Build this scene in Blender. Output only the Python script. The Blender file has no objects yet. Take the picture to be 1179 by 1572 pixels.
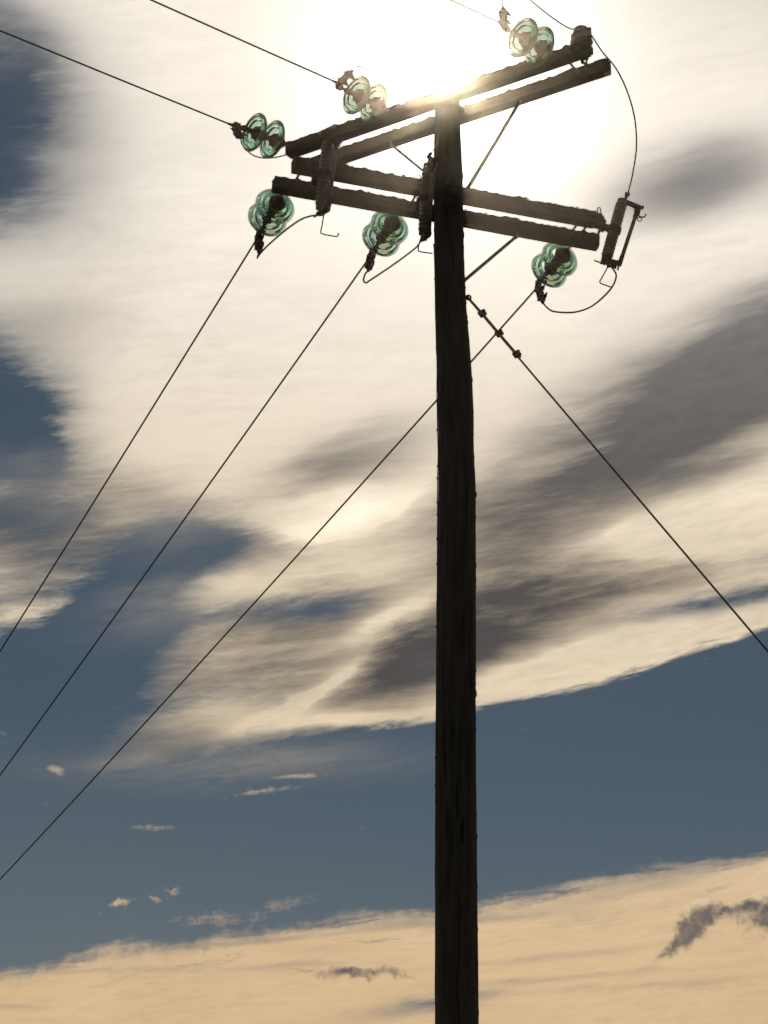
import bpy, bmesh, math, random
from mathutils import Vector, Matrix, noise as mn
R = math.radians
C = bpy.context.scene.collection
SC = bpy.context.scene

# ------------------------------------------------------------------ camera, light, exposure
CAM_H = 1.6
PITCH = R(27.0)          # the camera looks up at the pole head
FPX = 4500.0             # focal length in photograph pixels (1179 x 1572)
cam_d = bpy.data.cameras.new('camera')
cam = bpy.data.objects.new('camera', cam_d); C.objects.link(cam)
cam.location = (0, 0, CAM_H)
cam.rotation_euler = (R(90) + PITCH, 0, 0)
cam_d.sensor_fit = 'VERTICAL'; cam_d.sensor_height = 36.0
cam_d.lens = FPX / 1572 * 36.0
cam_d.clip_start = 0.1; cam_d.clip_end = 20000
SC.camera = cam

SC.view_settings.view_transform = 'Standard'
SC.view_settings.look = 'None'
SC.view_settings.gamma = 1.0
SC.view_settings.use_curve_mapping = False
EXPO = -2.0
SC.view_settings.exposure = EXPO
SC.render.engine = 'CYCLES'
SC.cycles.max_bounces = 16
SC.cycles.transmission_bounces = 14
SC.cycles.transparent_max_bounces = 8
SC.cycles.volume_bounces = 0
SC.cycles.sample_clamp_indirect = 12
SC.cycles.use_denoising = True
SC.cycles.filter_width = 1.5 if hasattr(SC.cycles, 'filter_width') else 1.5

SUN_EL = PITCH + math.atan((786 - 134) / FPX)
SUN_AZ = math.atan(((688 - 589) / FPX) / math.cos(SUN_EL))
sun_dir = Vector((math.sin(SUN_AZ) * math.cos(SUN_EL), math.cos(SUN_AZ) * math.cos(SUN_EL), math.sin(SUN_EL)))
sd = bpy.data.lights.new('sun', 'SUN'); sd.energy = 4.0; sd.angle = R(0.5); sd.color = (1.0, 0.90, 0.78)
so = bpy.data.objects.new('sun', sd); C.objects.link(so)
so.rotation_euler = sun_dir.to_track_quat('Z', 'Y').to_euler()
so.location = (0, 0, 30)

# ------------------------------------------------------------------ sky: Nishita blue behind a procedural cloud deck
W = bpy.data.worlds.new('World'); SC.world = W; W.use_nodes = True
nt = W.node_tree; nt.nodes.clear()

class S:
    """a scalar socket with arithmetic"""
    def __init__(s, sock): s.k = sock
    def __add__(a, b): return m_('ADD', a, b)
    __radd__ = __add__
    def __sub__(a, b): return m_('SUBTRACT', a, b)
    def __rsub__(a, b): return m_('SUBTRACT', b, a)
    def __mul__(a, b): return m_('MULTIPLY', a, b)
    __rmul__ = __mul__
    def __truediv__(a, b): return m_('DIVIDE', a, b)
    def __neg__(a): return m_('MULTIPLY', a, -1.0)

def put(node, i, v):
    if isinstance(v, S): nt.links.new(v.k, node.inputs[i])
    elif hasattr(v, 'links'): nt.links.new(v, node.inputs[i])
    else: node.inputs[i].default_value = v
def m_(op, a, b=None, c=None, clamp=False):
    n = nt.nodes.new('ShaderNodeMath'); n.operation = op; n.use_clamp = clamp
    put(n, 0, a)
    if b is not None: put(n, 1, b)
    if c is not None: put(n, 2, c)
    return S(n.outputs[0])
def clamp01(a): return m_('ADD', a, 0.0, clamp=True)
def sstep(x, lo, hi):
    n = nt.nodes.new('ShaderNodeMapRange'); n.interpolation_type = 'SMOOTHSTEP'
    put(n, 0, x); put(n, 1, lo); put(n, 2, hi); n.inputs[3].default_value = 0; n.inputs[4].default_value = 1
    return S(n.outputs[0])
def lstep(x, lo, hi, a=0.0, b=1.0):
    n = nt.nodes.new('ShaderNodeMapRange')
    put(n, 0, x); put(n, 1, lo); put(n, 2, hi); put(n, 3, a); put(n, 4, b)
    return S(n.outputs[0])
def mx(a, b): return m_('MAXIMUM', a, b)
def mn_(a, b): return m_('MINIMUM', a, b)
def vec(x, y, z=0.0):
    n = nt.nodes.new('ShaderNodeCombineXYZ'); put(n, 0, x); put(n, 1, y); put(n, 2, z); return n.outputs[0]
def fbm(x, y, z=0.0, scale=1.0, detail=6.0, rough=0.55, dist=0.0):
    n = nt.nodes.new('ShaderNodeTexNoise'); n.noise_dimensions = '3D'
    nt.links.new(vec(x, y, z), n.inputs['Vector'])
    n.inputs['Scale'].default_value = scale; n.inputs['Detail'].default_value = detail
    n.inputs['Roughness'].default_value = rough; n.inputs['Distortion'].default_value = dist
    return S(n.outputs['Fac']) - 0.5
def curve(x, lo, hi, olo, ohi, pts):
    n = nt.nodes.new('ShaderNodeFloatCurve')
    cu = n.mapping.curves[0]
    P = [((px - lo) / (hi - lo), (py - olo) / (ohi - olo)) for px, py in pts]
    while len(cu.points) < len(P): cu.points.new(0.5, 0.5)
    for i, (px, py) in enumerate(P):
        cu.points[i].location = (px, py); cu.points[i].handle_type = 'AUTO'
    n.mapping.update()
    put(n, 1, clamp01((x - lo) / (hi - lo)))
    return S(n.outputs[0]) * (ohi - olo) + olo
def rgb(c0):
    n = nt.nodes.new('ShaderNodeRGB'); n.outputs[0].default_value = (*c0, 1); return n.outputs[0]
def cmix(f, a, b, bt='MIX'):
    n = nt.nodes.new('ShaderNodeMix'); n.data_type = 'RGBA'; n.blend_type = bt
    n.clamp_factor = True
    put(n, 0, f)
    for i, v in ((6, a), (7, b)):
        if isinstance(v, tuple): n.inputs[i].default_value = (*v, 1)
        else: nt.links.new(v, n.inputs[i])
    return n.outputs[2]
def cscale(c0, f):
    n = nt.nodes.new('ShaderNodeVectorMath'); n.operation = 'SCALE'
    nt.links.new(c0, n.inputs[0]); put(n, 3, f); return n.outputs[0]
def lin(r, g, b):
    f = lambda v: (v / 255 / 12.92) if v / 255 <= 0.04045 else ((v / 255 + 0.055) / 1.055) ** 2.4
    return (f(r), f(g), f(b))

tc = nt.nodes.new('ShaderNodeTexCoord')
nv = nt.nodes.new('ShaderNodeVectorMath'); nv.operation = 'NORMALIZE'
nt.links.new(tc.outputs['Generated'], nv.inputs[0])
sx = nt.nodes.new('ShaderNodeSeparateXYZ'); nt.links.new(nv.outputs[0], sx.inputs[0])
dx, dy, dz = (S(sx.outputs[i]) for i in range(3))
AZ = m_('ARCTAN2', dx, dy)
EL = m_('ARCSINE', dz)
# sky chart: U runs east, V runs down from the height of the pole head, 1 unit = 1.273 degrees
U0 = 5.89 + 45.0 * AZ * m_('COSINE', EL)
V0 = 7.86 - 45.0 * (EL - PITCH)
AL = R(13)                                   # the cirrus streams along this slope
def along(u, v): return u * math.cos(AL) - v * math.sin(AL)
def across(u, v): return u * math.sin(AL) + v * math.cos(AL)
a0, b0 = along(U0, V0), across(U0, V0)
big = fbm(a0 * 0.32, b0 * 0.62, 3.1, 1.0, 5, 0.55)
wisp = fbm(a0 * 0.42, b0 * 1.9, 7.7, 1.0, 8, 0.62, 0.35)
fine = fbm(a0 * 1.3, b0 * 6.5, 1.3, 1.0, 8, 0.66, 0.5)
puff = fbm(U0, V0, 5.5, 2.6, 9, 0.62, 0.6)
a5, b5 = U0 * 0.995 - V0 * 0.10, U0 * 0.10 + V0 * 0.995
fibre = fbm(a5 * 0.75 + wisp * 0.8, b5 * 7.5 + wisp * 3.0, 21.0, 1.0, 9, 0.70, 0.25)
grit = fbm(U0 * 2.2, V0 * 4.2, 33.0, 1.6, 8, 0.72, 0.3)
pf5 = fbm(U0, V0, 40.5, 5.5, 8, 0.62, 0.5)
U = U0 + big * 1.1 + wisp * 0.5
V = V0 + big * 0.35 + fine * 0.16
Up = U0 + puff * 0.5
Vp = V0 + fbm(U0, V0, 15.5, 2.6, 9, 0.62, 0.6) * 0.45

def blob(cx, cy, sx_, sy_, deg=0.0, amp=1.0, u=None, v=None):
    u = U if u is None else u; v = V if v is None else v
    c_, s_ = math.cos(R(deg)), math.sin(R(deg))      # deg > 0: long axis climbs to the right
    du, dv = u - cx, v - cy
    p = (du * (c_ / sx_)) - (dv * (s_ / sx_))
    q = (du * (s_ / sy_)) + (dv * (c_ / sy_))
    r2 = p * p + q * q
    return m_('POWER', math.e, r2 * -1.0) * amp
def blobs(rows, u=None, v=None):
    t = None
    for r_ in rows:
        b_ = blob(*r_, u=u, v=v); t = b_ if t is None else t + b_
    return t

# upper cloud deck: everything above its lower edge f1, minus the openings
f1 = curve(U0, -6, 18, 6, 18, [(-6, 10.6), (-2, 11.0), (1.4, 11.65), (3.8, 11.42), (5.2, 11.2), (6.7, 11.05), (7.5, 10.82), (8.7, 10.66), (9.4, 10.50), (10.4, 10.2), (11.79, 9.8), (14, 8.9), (18, 7)])
soft1 = lstep(U0, 2.2, 5.4, 0.55, 0.09)
edge1 = f1 - V0 + wisp * lstep(U0, 2.0, 6.0, 0.9, 0.25) + fine * 0.30 + fibre * 0.22
deck = sstep(edge1, soft1 * -0.6, soft1 * 1.2)
holes = blobs([
    (-0.5, 2.1, 1.55, 1.6, 20, 1.9),
    (0.2, 1.0, 0.8, 0.7, 10, 0.5),
    (-0.7, 6.35, 1.75, 1.15, -20, 2.0),
    (0.7, 7.25, 0.8, 0.45, -40, 0.75),
    (0.5, 10.8, 1.9, 1.6, 20, 1.5),
    (2.0, 9.05, 1.6, 0.75, 35, 1.15),
    (3.10, 8.42, 1.05, 0.42, 6, 0.80),
    (0.6, 8.1, 1.6, 0.5, 0, 0.55),
    (1.9, 10.0, 1.0, 0.8, 50, 0.72),
    (3.2, 9.55, 1.3, 0.32, 12, 0.42),
    (4.8, 9.30, 1.0, 0.24, 8, 0.85),
    (3.4, 10.75, 1.6, 0.22, 8, 0.40),
    (4.2, 10.2, 0.9, 0.18, 16, 0.35),
    (11.1, 9.33, 1.5, 0.17, 9, 0.95),
    (11.7, 8.75, 0.5, 0.09, 6, 0.45),
    (-6.0, 4.0, 3.0, 3.0, 0, 1.2), (18.0, 3.0, 3.0, 4.0, 0, 1.0), (9.0, -8.0, 5.0, 3.0, 10, 1.0)])
fillb = blobs([(0.5, 9.55, 0.75, 0.22, 20, 0.85), (1.5, 8.3, 0.8, 0.25, 25, 0.45), (1.0, 7.7, 1.6, .2, 3, .35), (3.9, 8.95, 0.7, 0.18, 5, 0.30)])
open_ = holes * (1.0 + wisp * 1.2 + fine * 0.5 + fibre * 0.7 + grit * 0.35) - fillb * (1.0 + grit * 1.5)
deck = deck * (1.0 - sstep(open_ + fine * 0.18, 0.0, 1.15))
deck = clamp01(deck)

# low bank near the horizon
f2 = curve(U0, -6, 18, 8, 20, [(-6, 16.2), (-2, 15.3), (0, 14.97), (1.2, 14.66), (1.8, 14.52), (2.6, 14.47), (3.4, 14.30), (4.2, 14.22), (5.2, 14.02), (6.7, 13.90), (7.5, 13.76), (9, 13.50), (10.4, 13.30), (11.79, 13.1), (14, 12.6), (18, 12.2)])
edge2 = V0 - f2 + wisp * 0.42 + fine * 0.22 + fibre * 0.30 + pf5 * 0.16 + fbm(U0, V0, 2.2, 1.2, 7, 0.6, 0.4) * lstep(U0, 4.0, 7.5, 0.55, 0.05)
bank = sstep(edge2, -0.06, 0.30) * (1.0 - sstep(fibre * -1.0 + lstep(edge2, 0.1, 1.5, 0.10, -0.12), 0.10, 0.34) * 0.75)

# small stray clouds
stray = blobs([(1.85, 13.92, 0.30, 0.11, 5, 1.0), (2.63, 13.66, 0.20, 0.10, 10, 0.75), (2.4, 13.85, .07, .08, 0, .6)], Up, Vp) * 1.0
stray = sstep(stray + puff * 0.5 + pf5 * 1.9, 0.35, 1.25)
streak = blobs([(2.42, 12.74, 0.34, 0.06, 0, 0.95), (0.88, 11.92, 0.20, 0.09, -20, 0.65), (4.15, 12.15, 0.50, 0.08, 9, 0.85), (4.6, 11.92, 0.45, 0.045, 3, 0.75),
                (0.05, 11.4, 0.14, 0.2, 30, 0.5), (3.3, 14.1, 0.7, 0.18, 6, 0.62), (4.35, 13.9, 0.45, 0.15, 18, 0.5), (3.7, 11.45, 0.10, 0.25, 20, 0.35)],
               U0 + puff * 0.22, V0 + fine * 0.10 + puff * 0.12)
streak = sstep(streak + fine * 1.0 + fibre * 1.6 + pf5 * 1.3, 0.30, 1.45)
veil = blobs([(1.9, 7.95, 2.3, 0.5, 5, 0.62), (0.9, 7.35, 1.0, 0.25, 0, 0.25), (0.8, 4.9, 1.6, 0.45, 10, 0.5), (3.2, 9.3, 1.4, 0.5, 10, 0.45), (3.6, 11.75, 2.2, 0.28, 3, 0.42),
              (1.4, 2.6, 0.6, 1.5, 5, 0.5), (0.7, 0.7, 1.3, 0.5, 15, 0.5)], U0 + wisp * 1.2 + big, V0 + wisp * 0.5 + big * 0.6)
veil = clamp01(veil * (0.75 + wisp * 2.2 + fine * 1.3 + fibre * 1.2))
cover = mx(mx(deck, bank), mx(stray, streak * 0.75))
cover = 1.0 - (1.0 - cover) * (1.0 - veil * 0.62)

# how thick the deck is: thin cloud passes the sun's light, thick cloud is grey
thick = blobs([
    (11.5, 5.85, 2.1, 0.72, 20, 2.8),
    (10.3, 6.6, 1.9, 0.6, 25, 0.7),
    (9.0, 7.5, 2.2, 0.50, 14, 0.40),
    (10.8, 7.4, 1.3, 0.22, 14, 0.35),
    (8.0, 8.4, 1.3, 1.0, 35, 0.62),
    (9.6, 8.95, 1.7, 0.32, 8, 0.50),
    (8.2, 9.45, 1.6, 0.50, 12, 0.48),
    (6.5, 10.24, 1.35, 0.42, 18, 1.5),
    (7.3, 9.9, 1.2, 0.6, 14, 0.3),
    (10.6, 2.95, 1.2, 0.48, 8, 1.05),
    (5.35, 7.12, 1.2, 0.40, 20, 0.55),
    (4.4, 9.65, 1.7, 0.45, 12, 0.56),
    (3.0, 10.5, 1.6, 0.40, 12, 0.32),
    (4.5, 10.35, 0.8, 0.25, 18, 0.40),
    (0.7, 8.4, 1.6, 0.6, 0, 0.60),
    (1.8, 7.6, 1.2, 0.3, -10, 0.30),
    (2.6, 11.4, 1.5, 0.3, 5, 0.45),
    (3.9, 8.4, 1.2, 0.30, 5, 0.45),
    (0.8, 2.3, 1.2, 1.6, 10, 0.34),
    (0.6, 5.2, 1.2, 0.5, 10, 0.30),
    (-5, 9, 4, 1.2, 10, 0.8), (16, 9, 3, 1.2, 10, 0.8), (3, -6, 5, 2.0, 10, 0.7), (14, -2, 3, 2.0, 10, 0.7)],
    U0 + big * 0.7 + wisp * 0.6, V0 + big * 0.5 + wisp * 0.35 + fine * 0.12)
thin = blobs([(5.1, 7.98, 1.0, 0.30, 14, 0.9), (9.4, 10.12, 2.2, 0.22, 10, 0.75), (11.0, 8.25, 1.5, 0.40, 8, 0.55), (4.75, 10.55, 1.05, 0.13, 30, 0.85), (6.1, 9.45, 1.0, .2, 25, .6), (4.6, 11.1, 1.5, 0.15, 8, 0.55), (9.0, 7.0, 1.2, 0.2, 25, 0.3), (11.2, 6.95, 1.2, .18, 14, .35), (9.2, 8.3, 1.0, .12, 12, .3)])
th = thick * (1.0 + wisp * 1.3 + fine * 0.6 + fibre * 0.65 + grit * 0.2) - thin * (0.7 + wisp * 0.8 + fine * 0.5) + (wisp * 0.40 + fine * 0.30 + fibre * 0.55 + grit * 0.15) * lstep(V0, 5.0, 8.5)
th = mx(th, 0.0)
thk = 1.0 - m_('POWER', math.e, th * -1.9)
thk = thk * 1.12
# dark rags floating in front of the low bank
rag = blobs([(5.45, 14.88, 0.60, 0.12, 3, 1.1), (6.15, 14.92, 0.18, 0.07, -20, 0.6), (10.22, 14.62, 0.36, 0.12, 30, 0.85), (10.45, 14.42, 0.26, 0.20, 40, 0.8), (10.68, 14.15, 0.30, 0.24, 10, 1.05), (11.15, 14.08, 0.34, 0.11, 5, 0.75), (11.72, 14.15, 0.42, 0.30, 20, 1.15), (3.2, 14.6, 0.22, 0.06, 15, 0.5), (4.6, 14.87, 0.2, 0.05, 0, 0.5)], Up, Vp)
ragm = sstep(rag + puff * 0.5 + pf5 * 1.3, 0.20, 1.15)
ragrim = sstep(blobs([(10.62, 13.95, 0.30, 0.10, 8, 1.0), (11.6, 13.9, 0.45, 0.10, 12, 1.0)], Up, Vp) + puff * .8, 0.35, 1.1) * (1.0 - ragm)

# sunlight passed on by the cloud: brightest towards the sun, redder towards the horizon
us, vs = 6.95, 1.30
ru, rv = U0 - us, V0 - vs
rs = m_('SQRT', ru * ru + rv * rv)
aureole = m_('POWER', math.e, ((U0 - 6.92) * (U0 - 6.92) + (V0 - 1.34) * (V0 - 1.34)) * -6.0) * 9.0
glow = aureole + m_('POWER', math.e, (rs / 1.55) * (rs / 1.55) * -1.0) * 1.5 + m_('POWER', math.e, rs / -3.4) * 0.38
tex = 1.0 + (wisp * 0.36 + fine * 0.36 + fibre * 0.40 + grit * 0.22 + big * 0.20) * lstep(rs, 0.5, 7.0, 0.15, 1.0)
low = lstep(V0, 5.0, 15.5)
lit = cmix(sstep(V0, 3.0, 9.5), lin(233, 225, 212), lin(224, 207, 180))
lit = cmix(sstep(V0, 9.5, 15.4), lit, lin(219, 188, 147))
far = lstep(rs, 13.0, 45.0, 1.0, 0.30)      # thin cloud is dim when seen away from the sun
litb = cscale(lit, tex * far)
hot = cmix(sstep(rs, 0.0, 9.0), (1.0, 0.97, 0.91), (1.0, 0.90, 0.72))
litb2 = nt.nodes.new('ShaderNodeVectorMath'); litb2.operation = 'ADD'
nt.links.new(litb, litb2.inputs[0]); nt.links.new(cscale(hot, glow + blob(5.35, 7.95, 1.15, 0.26, 18, 0.34) + blob(9.5, 6.9, 1.0, 0.25, 30, .08)), litb2.inputs[1])
shade = cmix(sstep(V0, 2.0, 9.5), lin(138, 134, 132), cmix(sstep(thk, 0.45, 1.0), lin(96, 86, 78), lin(80, 77, 77)))
shade = cscale(shade, 1.0 + wisp * 0.5 + fine * 0.35 + grit * 0.3)
cloud = cmix(thk, litb2.outputs[0], shade)
# the bank's own soft streaks, then the rags
bankdk = blobs([(3.8, 14.45, 1.8, 0.05, 6, 0.45), (10.5, 13.45, 1.6, 0.06, 8, 0.45), (2.0, 14.9, 1.4, 0.04, 3, 0.3), (8.4, 15.0, 1.8, .05, 3, .35), (10.2, 15.1, 1.3, .05, 3, .3), (6.6, 15.35, 1.0, 0.12, 8, 0.95), (8.6, 14.65, 1.6, 0.06, 5, 0.30), (7.0, 14.1, 1.6, 0.07, 4, 0.5), (9.6, 13.7, 1.4, 0.08, 9, 0.35), (4.4, 14.8, 0.8, .05, 5, .3), (0.3, 15.5, 0.5, 0.05, 0, 0.35)], U0 + wisp, V0 + fine * 0.18 + wisp * 0.12)
cloud = cmix(clamp01(bankdk * (0.9 + fine * 1.6 + fibre * 1.6)) * bank, cloud, lin(112, 118, 120))
cloud = cmix(ragrim * 0.35, cloud, lin(240, 222, 192))
cloud = cmix(clamp01(ragm * (0.86 + pf5 * 0.9)), cloud, lin(98, 95, 95))

sky = nt.nodes.new('ShaderNodeTexSky'); sky.sky_type = 'NISHITA'; sky.sun_disc = False
sky.sun_elevation = SUN_EL; sky.sun_rotation = SUN_AZ
sky.altitude = 300; sky.air_density = 1.0; sky.dust_density = 0.05; sky.ozone_density = 1.6
hs = nt.nodes.new('ShaderNodeHueSaturation'); hs.inputs['Saturation'].default_value = 0.86; hs.inputs['Value'].default_value = 1.0
nt.links.new(sky.outputs[0], hs.inputs['Color'])
SKYK = 0.085
GAIN = 1.0 / (SKYK * 2 ** EXPO)
skyt = cmix(1.0, hs.outputs[0], (0.86, 0.955, 0.90), 'MULTIPLY')
# pale veil of distant air low down
skyc = cmix(sstep(V0, 10.0, 16.5) * lstep(U0, 2.0, 12.0, 0.85, 0.45), skyt, tuple(v / (SKYK * 2 ** EXPO) for v in lin(104, 114, 119)))
DBG_SKY = False
final = cmix(cover, skyc, cscale(cloud, GAIN))
bg = nt.nodes.new('ShaderNodeBackground'); bg.inputs['Strength'].default_value = SKYK
nt.links.new(skyc if DBG_SKY else final, bg.inputs['Color'])
wo = nt.nodes.new('ShaderNodeOutputWorld'); nt.links.new(bg.outputs[0], wo.inputs['Surface'])
W.cycles.sampling_method = 'MANUAL'; W.cycles.sample_map_resolution = 512

# ------------------------------------------------------------------ materials
def material(name):
    m = bpy.data.materials.new(name); m.use_nodes = True
    b = m.node_tree.nodes['Principled BSDF']; return m, m.node_tree, b
def noise_mat(name, c1, c2, scale, rough=0.8, metal=0.0, bump=0.3, stretch=(1, 1, 1), spec=0.3, dist=0.01):
    m, t, b = material(name)
    co = t.nodes.new('ShaderNodeTexCoord'); mp = t.nodes.new('ShaderNodeMapping'); mp.inputs['Scale'].default_value = stretch
    t.links.new(co.outputs['Object'], mp.inputs[0])
    n = t.nodes.new('ShaderNodeTexNoise'); n.inputs['Scale'].default_value = scale; n.inputs['Detail'].default_value = 8
    n.inputs['Roughness'].default_value = 0.65
    t.links.new(mp.outputs[0], n.inputs['Vector'])
    r = t.nodes.new('ShaderNodeValToRGB'); r.color_ramp.elements[0].position = 0.32; r.color_ramp.elements[1].position = 0.70
    r.color_ramp.elements[0].color = (*c1, 1); r.color_ramp.elements[1].color = (*c2, 1)
    t.links.new(n.outputs['Fac'], r.inputs[0]); t.links.new(r.outputs[0], b.inputs['Base Color'])
    b.inputs['Roughness'].default_value = rough; b.inputs['Metallic'].default_value = metal
    b.inputs['Specular IOR Level'].default_value = spec
    if bump:
        bp = t.nodes.new('ShaderNodeBump'); bp.inputs['Strength'].default_value = bump; bp.inputs['Distance'].default_value = dist
        t.links.new(n.outputs['Fac'], bp.inputs['Height']); t.links.new(bp.outputs[0], b.inputs['Normal'])
    return m
M = {}
M['pole'] = noise_mat('weathered pole wood', (0.017, 0.018, 0.021), (0.056, 0.058, 0.063), 3.0, 0.9, 0, 0.6, (9, 9, 0.7), 0.15, 0.006)
M['arm'] = noise_mat('old crossarm hardwood', (0.014, 0.012, 0.013), (0.046, 0.038, 0.038), 12.0, 0.9, 0, 0.5, (1, 1, 1), 0.15, 0.004)
M['lichen'] = noise_mat('dry lichen crust', (0.06, 0.06, 0.04), (0.16, 0.15, 0.11), 60.0, 1.0, 0, 0.3, spec=0.05)
M['steel'] = noise_mat('dull galvanised steel', (0.08, 0.08, 0.085), (0.20, 0.20, 0.20), 30.0, 0.65, 0.6, 0.2)
M['iron'] = noise_mat('rusty cast iron', (0.022, 0.018, 0.016), (0.075, 0.05, 0.038), 45.0, 0.75, 0.3, 0.3)
M['wire'] = noise_mat('weathered aluminium wire', (0.09, 0.085, 0.075), (0.20, 0.19, 0.17), 20.0, 0.7, 0.5, 0.0)
M['copper'] = noise_mat('brown copper wire', (0.10, 0.065, 0.035), (0.22, 0.15, 0.08), 20.0, 0.6, 0.6, 0.0)
M['porcelain'] = noise_mat('grey glazed porcelain', (0.028, 0.027, 0.028), (0.055, 0.053, 0.054), 25.0, 0.3, 0, 0.05, spec=0.5)
M['brown_porcelain'] = noise_mat('brown glazed porcelain', (0.03, 0.016, 0.010), (0.06, 0.03, 0.02), 25.0, 0.3, 0, 0.05, spec=0.5)
M['tube'] = noise_mat('grey fibre fuse tube', (0.07, 0.07, 0.07), (0.12, 0.12, 0.115), 18.0, 0.6, 0, 0.1)
M['ground'] = noise_mat('dry pasture', (0.045, 0.05, 0.02), (0.12, 0.105, 0.055), 0.35, 1.0, 0, 0.6, spec=0.05, dist=0.1)
gm, gt, gb = material('green toughened glass')
gb.inputs['Base Color'].default_value = (0.985, 1.0, 0.992, 1); gb.inputs['Roughness'].default_value = 0.0
gb.inputs['Transmission Weight'].default_value = 1.0; gb.inputs['IOR'].default_value = 1.5
va = gt.nodes.new('ShaderNodeVolumeAbsorption'); va.inputs['Color'].default_value = (0.10, 0.74, 0.46, 1); va.inputs['Density'].default_value = 22.0
gt.links.new(va.outputs[0], gt.nodes['Material Output'].inputs['Volume'])
M['glass'] = gm

# ------------------------------------------------------------------ helpers
def ray(px, py):
    """direction in the place that the photograph's point (px, py) looks along"""
    a, b = (px - 589.5) / FPX, (786 - py) / FPX
    f = Vector((0, math.cos(PITCH), math.sin(PITCH))); u = Vector((0, -math.sin(PITCH), math.cos(PITCH)))
    return Vector((1, 0, 0)) * a + u * b + f
EYE = Vector((0, 0, CAM_H))
def at_z(px, py, z): d = ray(px, py); return EYE + d * ((z - CAM_H) / d.z)
def at_y(px, py, y): d = ray(px, py); return EYE + d * (y / d.y)

class MB:
    def __init__(s): s.v, s.f = [], []
    def add(s, vs, fs):
        o = len(s.v); s.v += [Vector(v) for v in vs]; s.f += [tuple(i + o for i in f) for f in fs]; return s
    def box(s, c0, h, rot=None):
        rot = rot or Matrix.Identity(3); c0 = Vector(c0)
        vs = [c0 + rot @ Vector((x * h[0], y * h[1], z * h[2])) for x in (-1, 1) for y in (-1, 1) for z in (-1, 1)]
        return s.add(vs, [(0, 1, 3, 2), (4, 6, 7, 5), (0, 4, 5, 1), (2, 3, 7, 6), (0, 2, 6, 4), (1, 5, 7, 3)])
    def bar(s, p, q, w, h, up=Vector((0, 0, 1))):
        p, q = Vector(p), Vector(q); x = (q - p).normalized(); y = up.cross(x)
        if y.length < 1e-4: y = Vector((0, 1, 0)).cross(x)
        y.normalize(); z = x.cross(y)
        return s.box((p + q) / 2, ((q - p).length / 2, w / 2, h / 2), Matrix((x, y, z)).transposed())
    def tube(s, pts, r, n=8, cap=True):
        pts = [Vector(p) for p in pts]; rr = r if isinstance(r, (list, tuple)) else [r] * len(pts)
        prev = None; vs = []
        for i, p in enumerate(pts):
            t = (pts[min(i + 1, len(pts) - 1)] - pts[max(i - 1, 0)]).normalized()
            if prev is None:
                a = Vector((0, 0, 1)).cross(t)
                if a.length < 0.05: a = Vector((1, 0, 0)).cross(t)
            else:
                a = prev - t * prev.dot(t)
            a.normalize(); prev = a; b = t.cross(a)
            for k in range(n):
                an = 2 * math.pi * k / n
                vs.append(p + (a * math.cos(an) + b * math.sin(an)) * rr[i])
        fs = []
        for i in range(len(pts) - 1):
            for k in range(n):
                k2 = (k + 1) % n
                fs.append((i * n + k, i * n + k2, (i + 1) * n + k2, (i + 1) * n + k))
        if cap:
            fs.append(tuple(reversed(range(n)))); fs.append(tuple(range((len(pts) - 1) * n, len(pts) * n)))
        return s.add(vs, fs)
    def lathe(s, prof, n=32, closed=False, org=(0, 0, 0), ax=0):
        """prof: (axial, radius); revolved about local X (ax=0) or Z (ax=2)"""
        org = Vector(org); vs = []
        for a, r in prof:
            for k in range(n):
                an = 2 * math.pi * k / n; c_, s_ = r * math.cos(an), r * math.sin(an)
                vs.append(org + (Vector((a, c_, s_)) if ax == 0 else Vector((c_, s_, a))))
        m = len(prof); fs = []
        for i in range(m if closed else m - 1):
            j = (i + 1) % m
            for k in range(n):
                k2 = (k + 1) % n
                fs.append((i * n + k, i * n + k2, j * n + k2, j * n + k))
        if not closed:
            fs.append(tuple(reversed(range(n)))); fs.append(tuple(range((m - 1) * n, m * n)))
        return s.add(vs, fs)
    def ring(s, c0, nrm, R0, r, n=16, k=6, arc=(0, 360)):
        nrm = Vector(nrm).normalized(); a = nrm.orthogonal().normalized(); b = nrm.cross(a)
        full = arc == (0, 360)
        pts = [Vector(c0) + (a * math.cos(R(t)) + b * math.sin(R(t))) * R0 for t in [arc[0] + (arc[1] - arc[0]) * i / n for i in range(n + 1)]]
        return s.tube(pts, r, k, not full)
    def build(s, name, mat, parent=None, smooth=False, bevel=0, local=False):
        me = bpy.data.meshes.new(name)
        off = Vector((0, 0, 0))
        if parent is not None and not local:
            p = parent
            while p: off += p.location; p = p.parent
        me.from_pydata([tuple(v - off) for v in s.v], [], s.f)
        bm = bmesh.new(); bm.from_mesh(me); bmesh.ops.recalc_face_normals(bm, faces=bm.faces); bm.to_mesh(me); bm.free()
        if smooth: me.shade_smooth() if hasattr(me, 'shade_smooth') else None
        me.materials.append(mat)
        o = bpy.data.objects.new(name, me); C.objects.link(o); o.parent = parent
        if bevel:
            bv = o.modifiers.new('bevel', 'BEVEL'); bv.width = bevel; bv.segments = 1; bv.limit_method = 'ANGLE'
        return o
def thing(name, label, cat, loc=(0, 0, 0), group=None):
    o = bpy.data.objects.new(name, None); C.objects.link(o); o.location = loc; o.empty_display_size = 0.1
    o['label'] = label; o['category'] = cat
    if group: o['group'] = group
    return o
def tag(o, label, cat, group=None, kind=None):
    if label: o['label'] = label
    if cat: o['category'] = cat
    if group: o['group'] = group
    if kind: o['kind'] = kind
    return o
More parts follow.
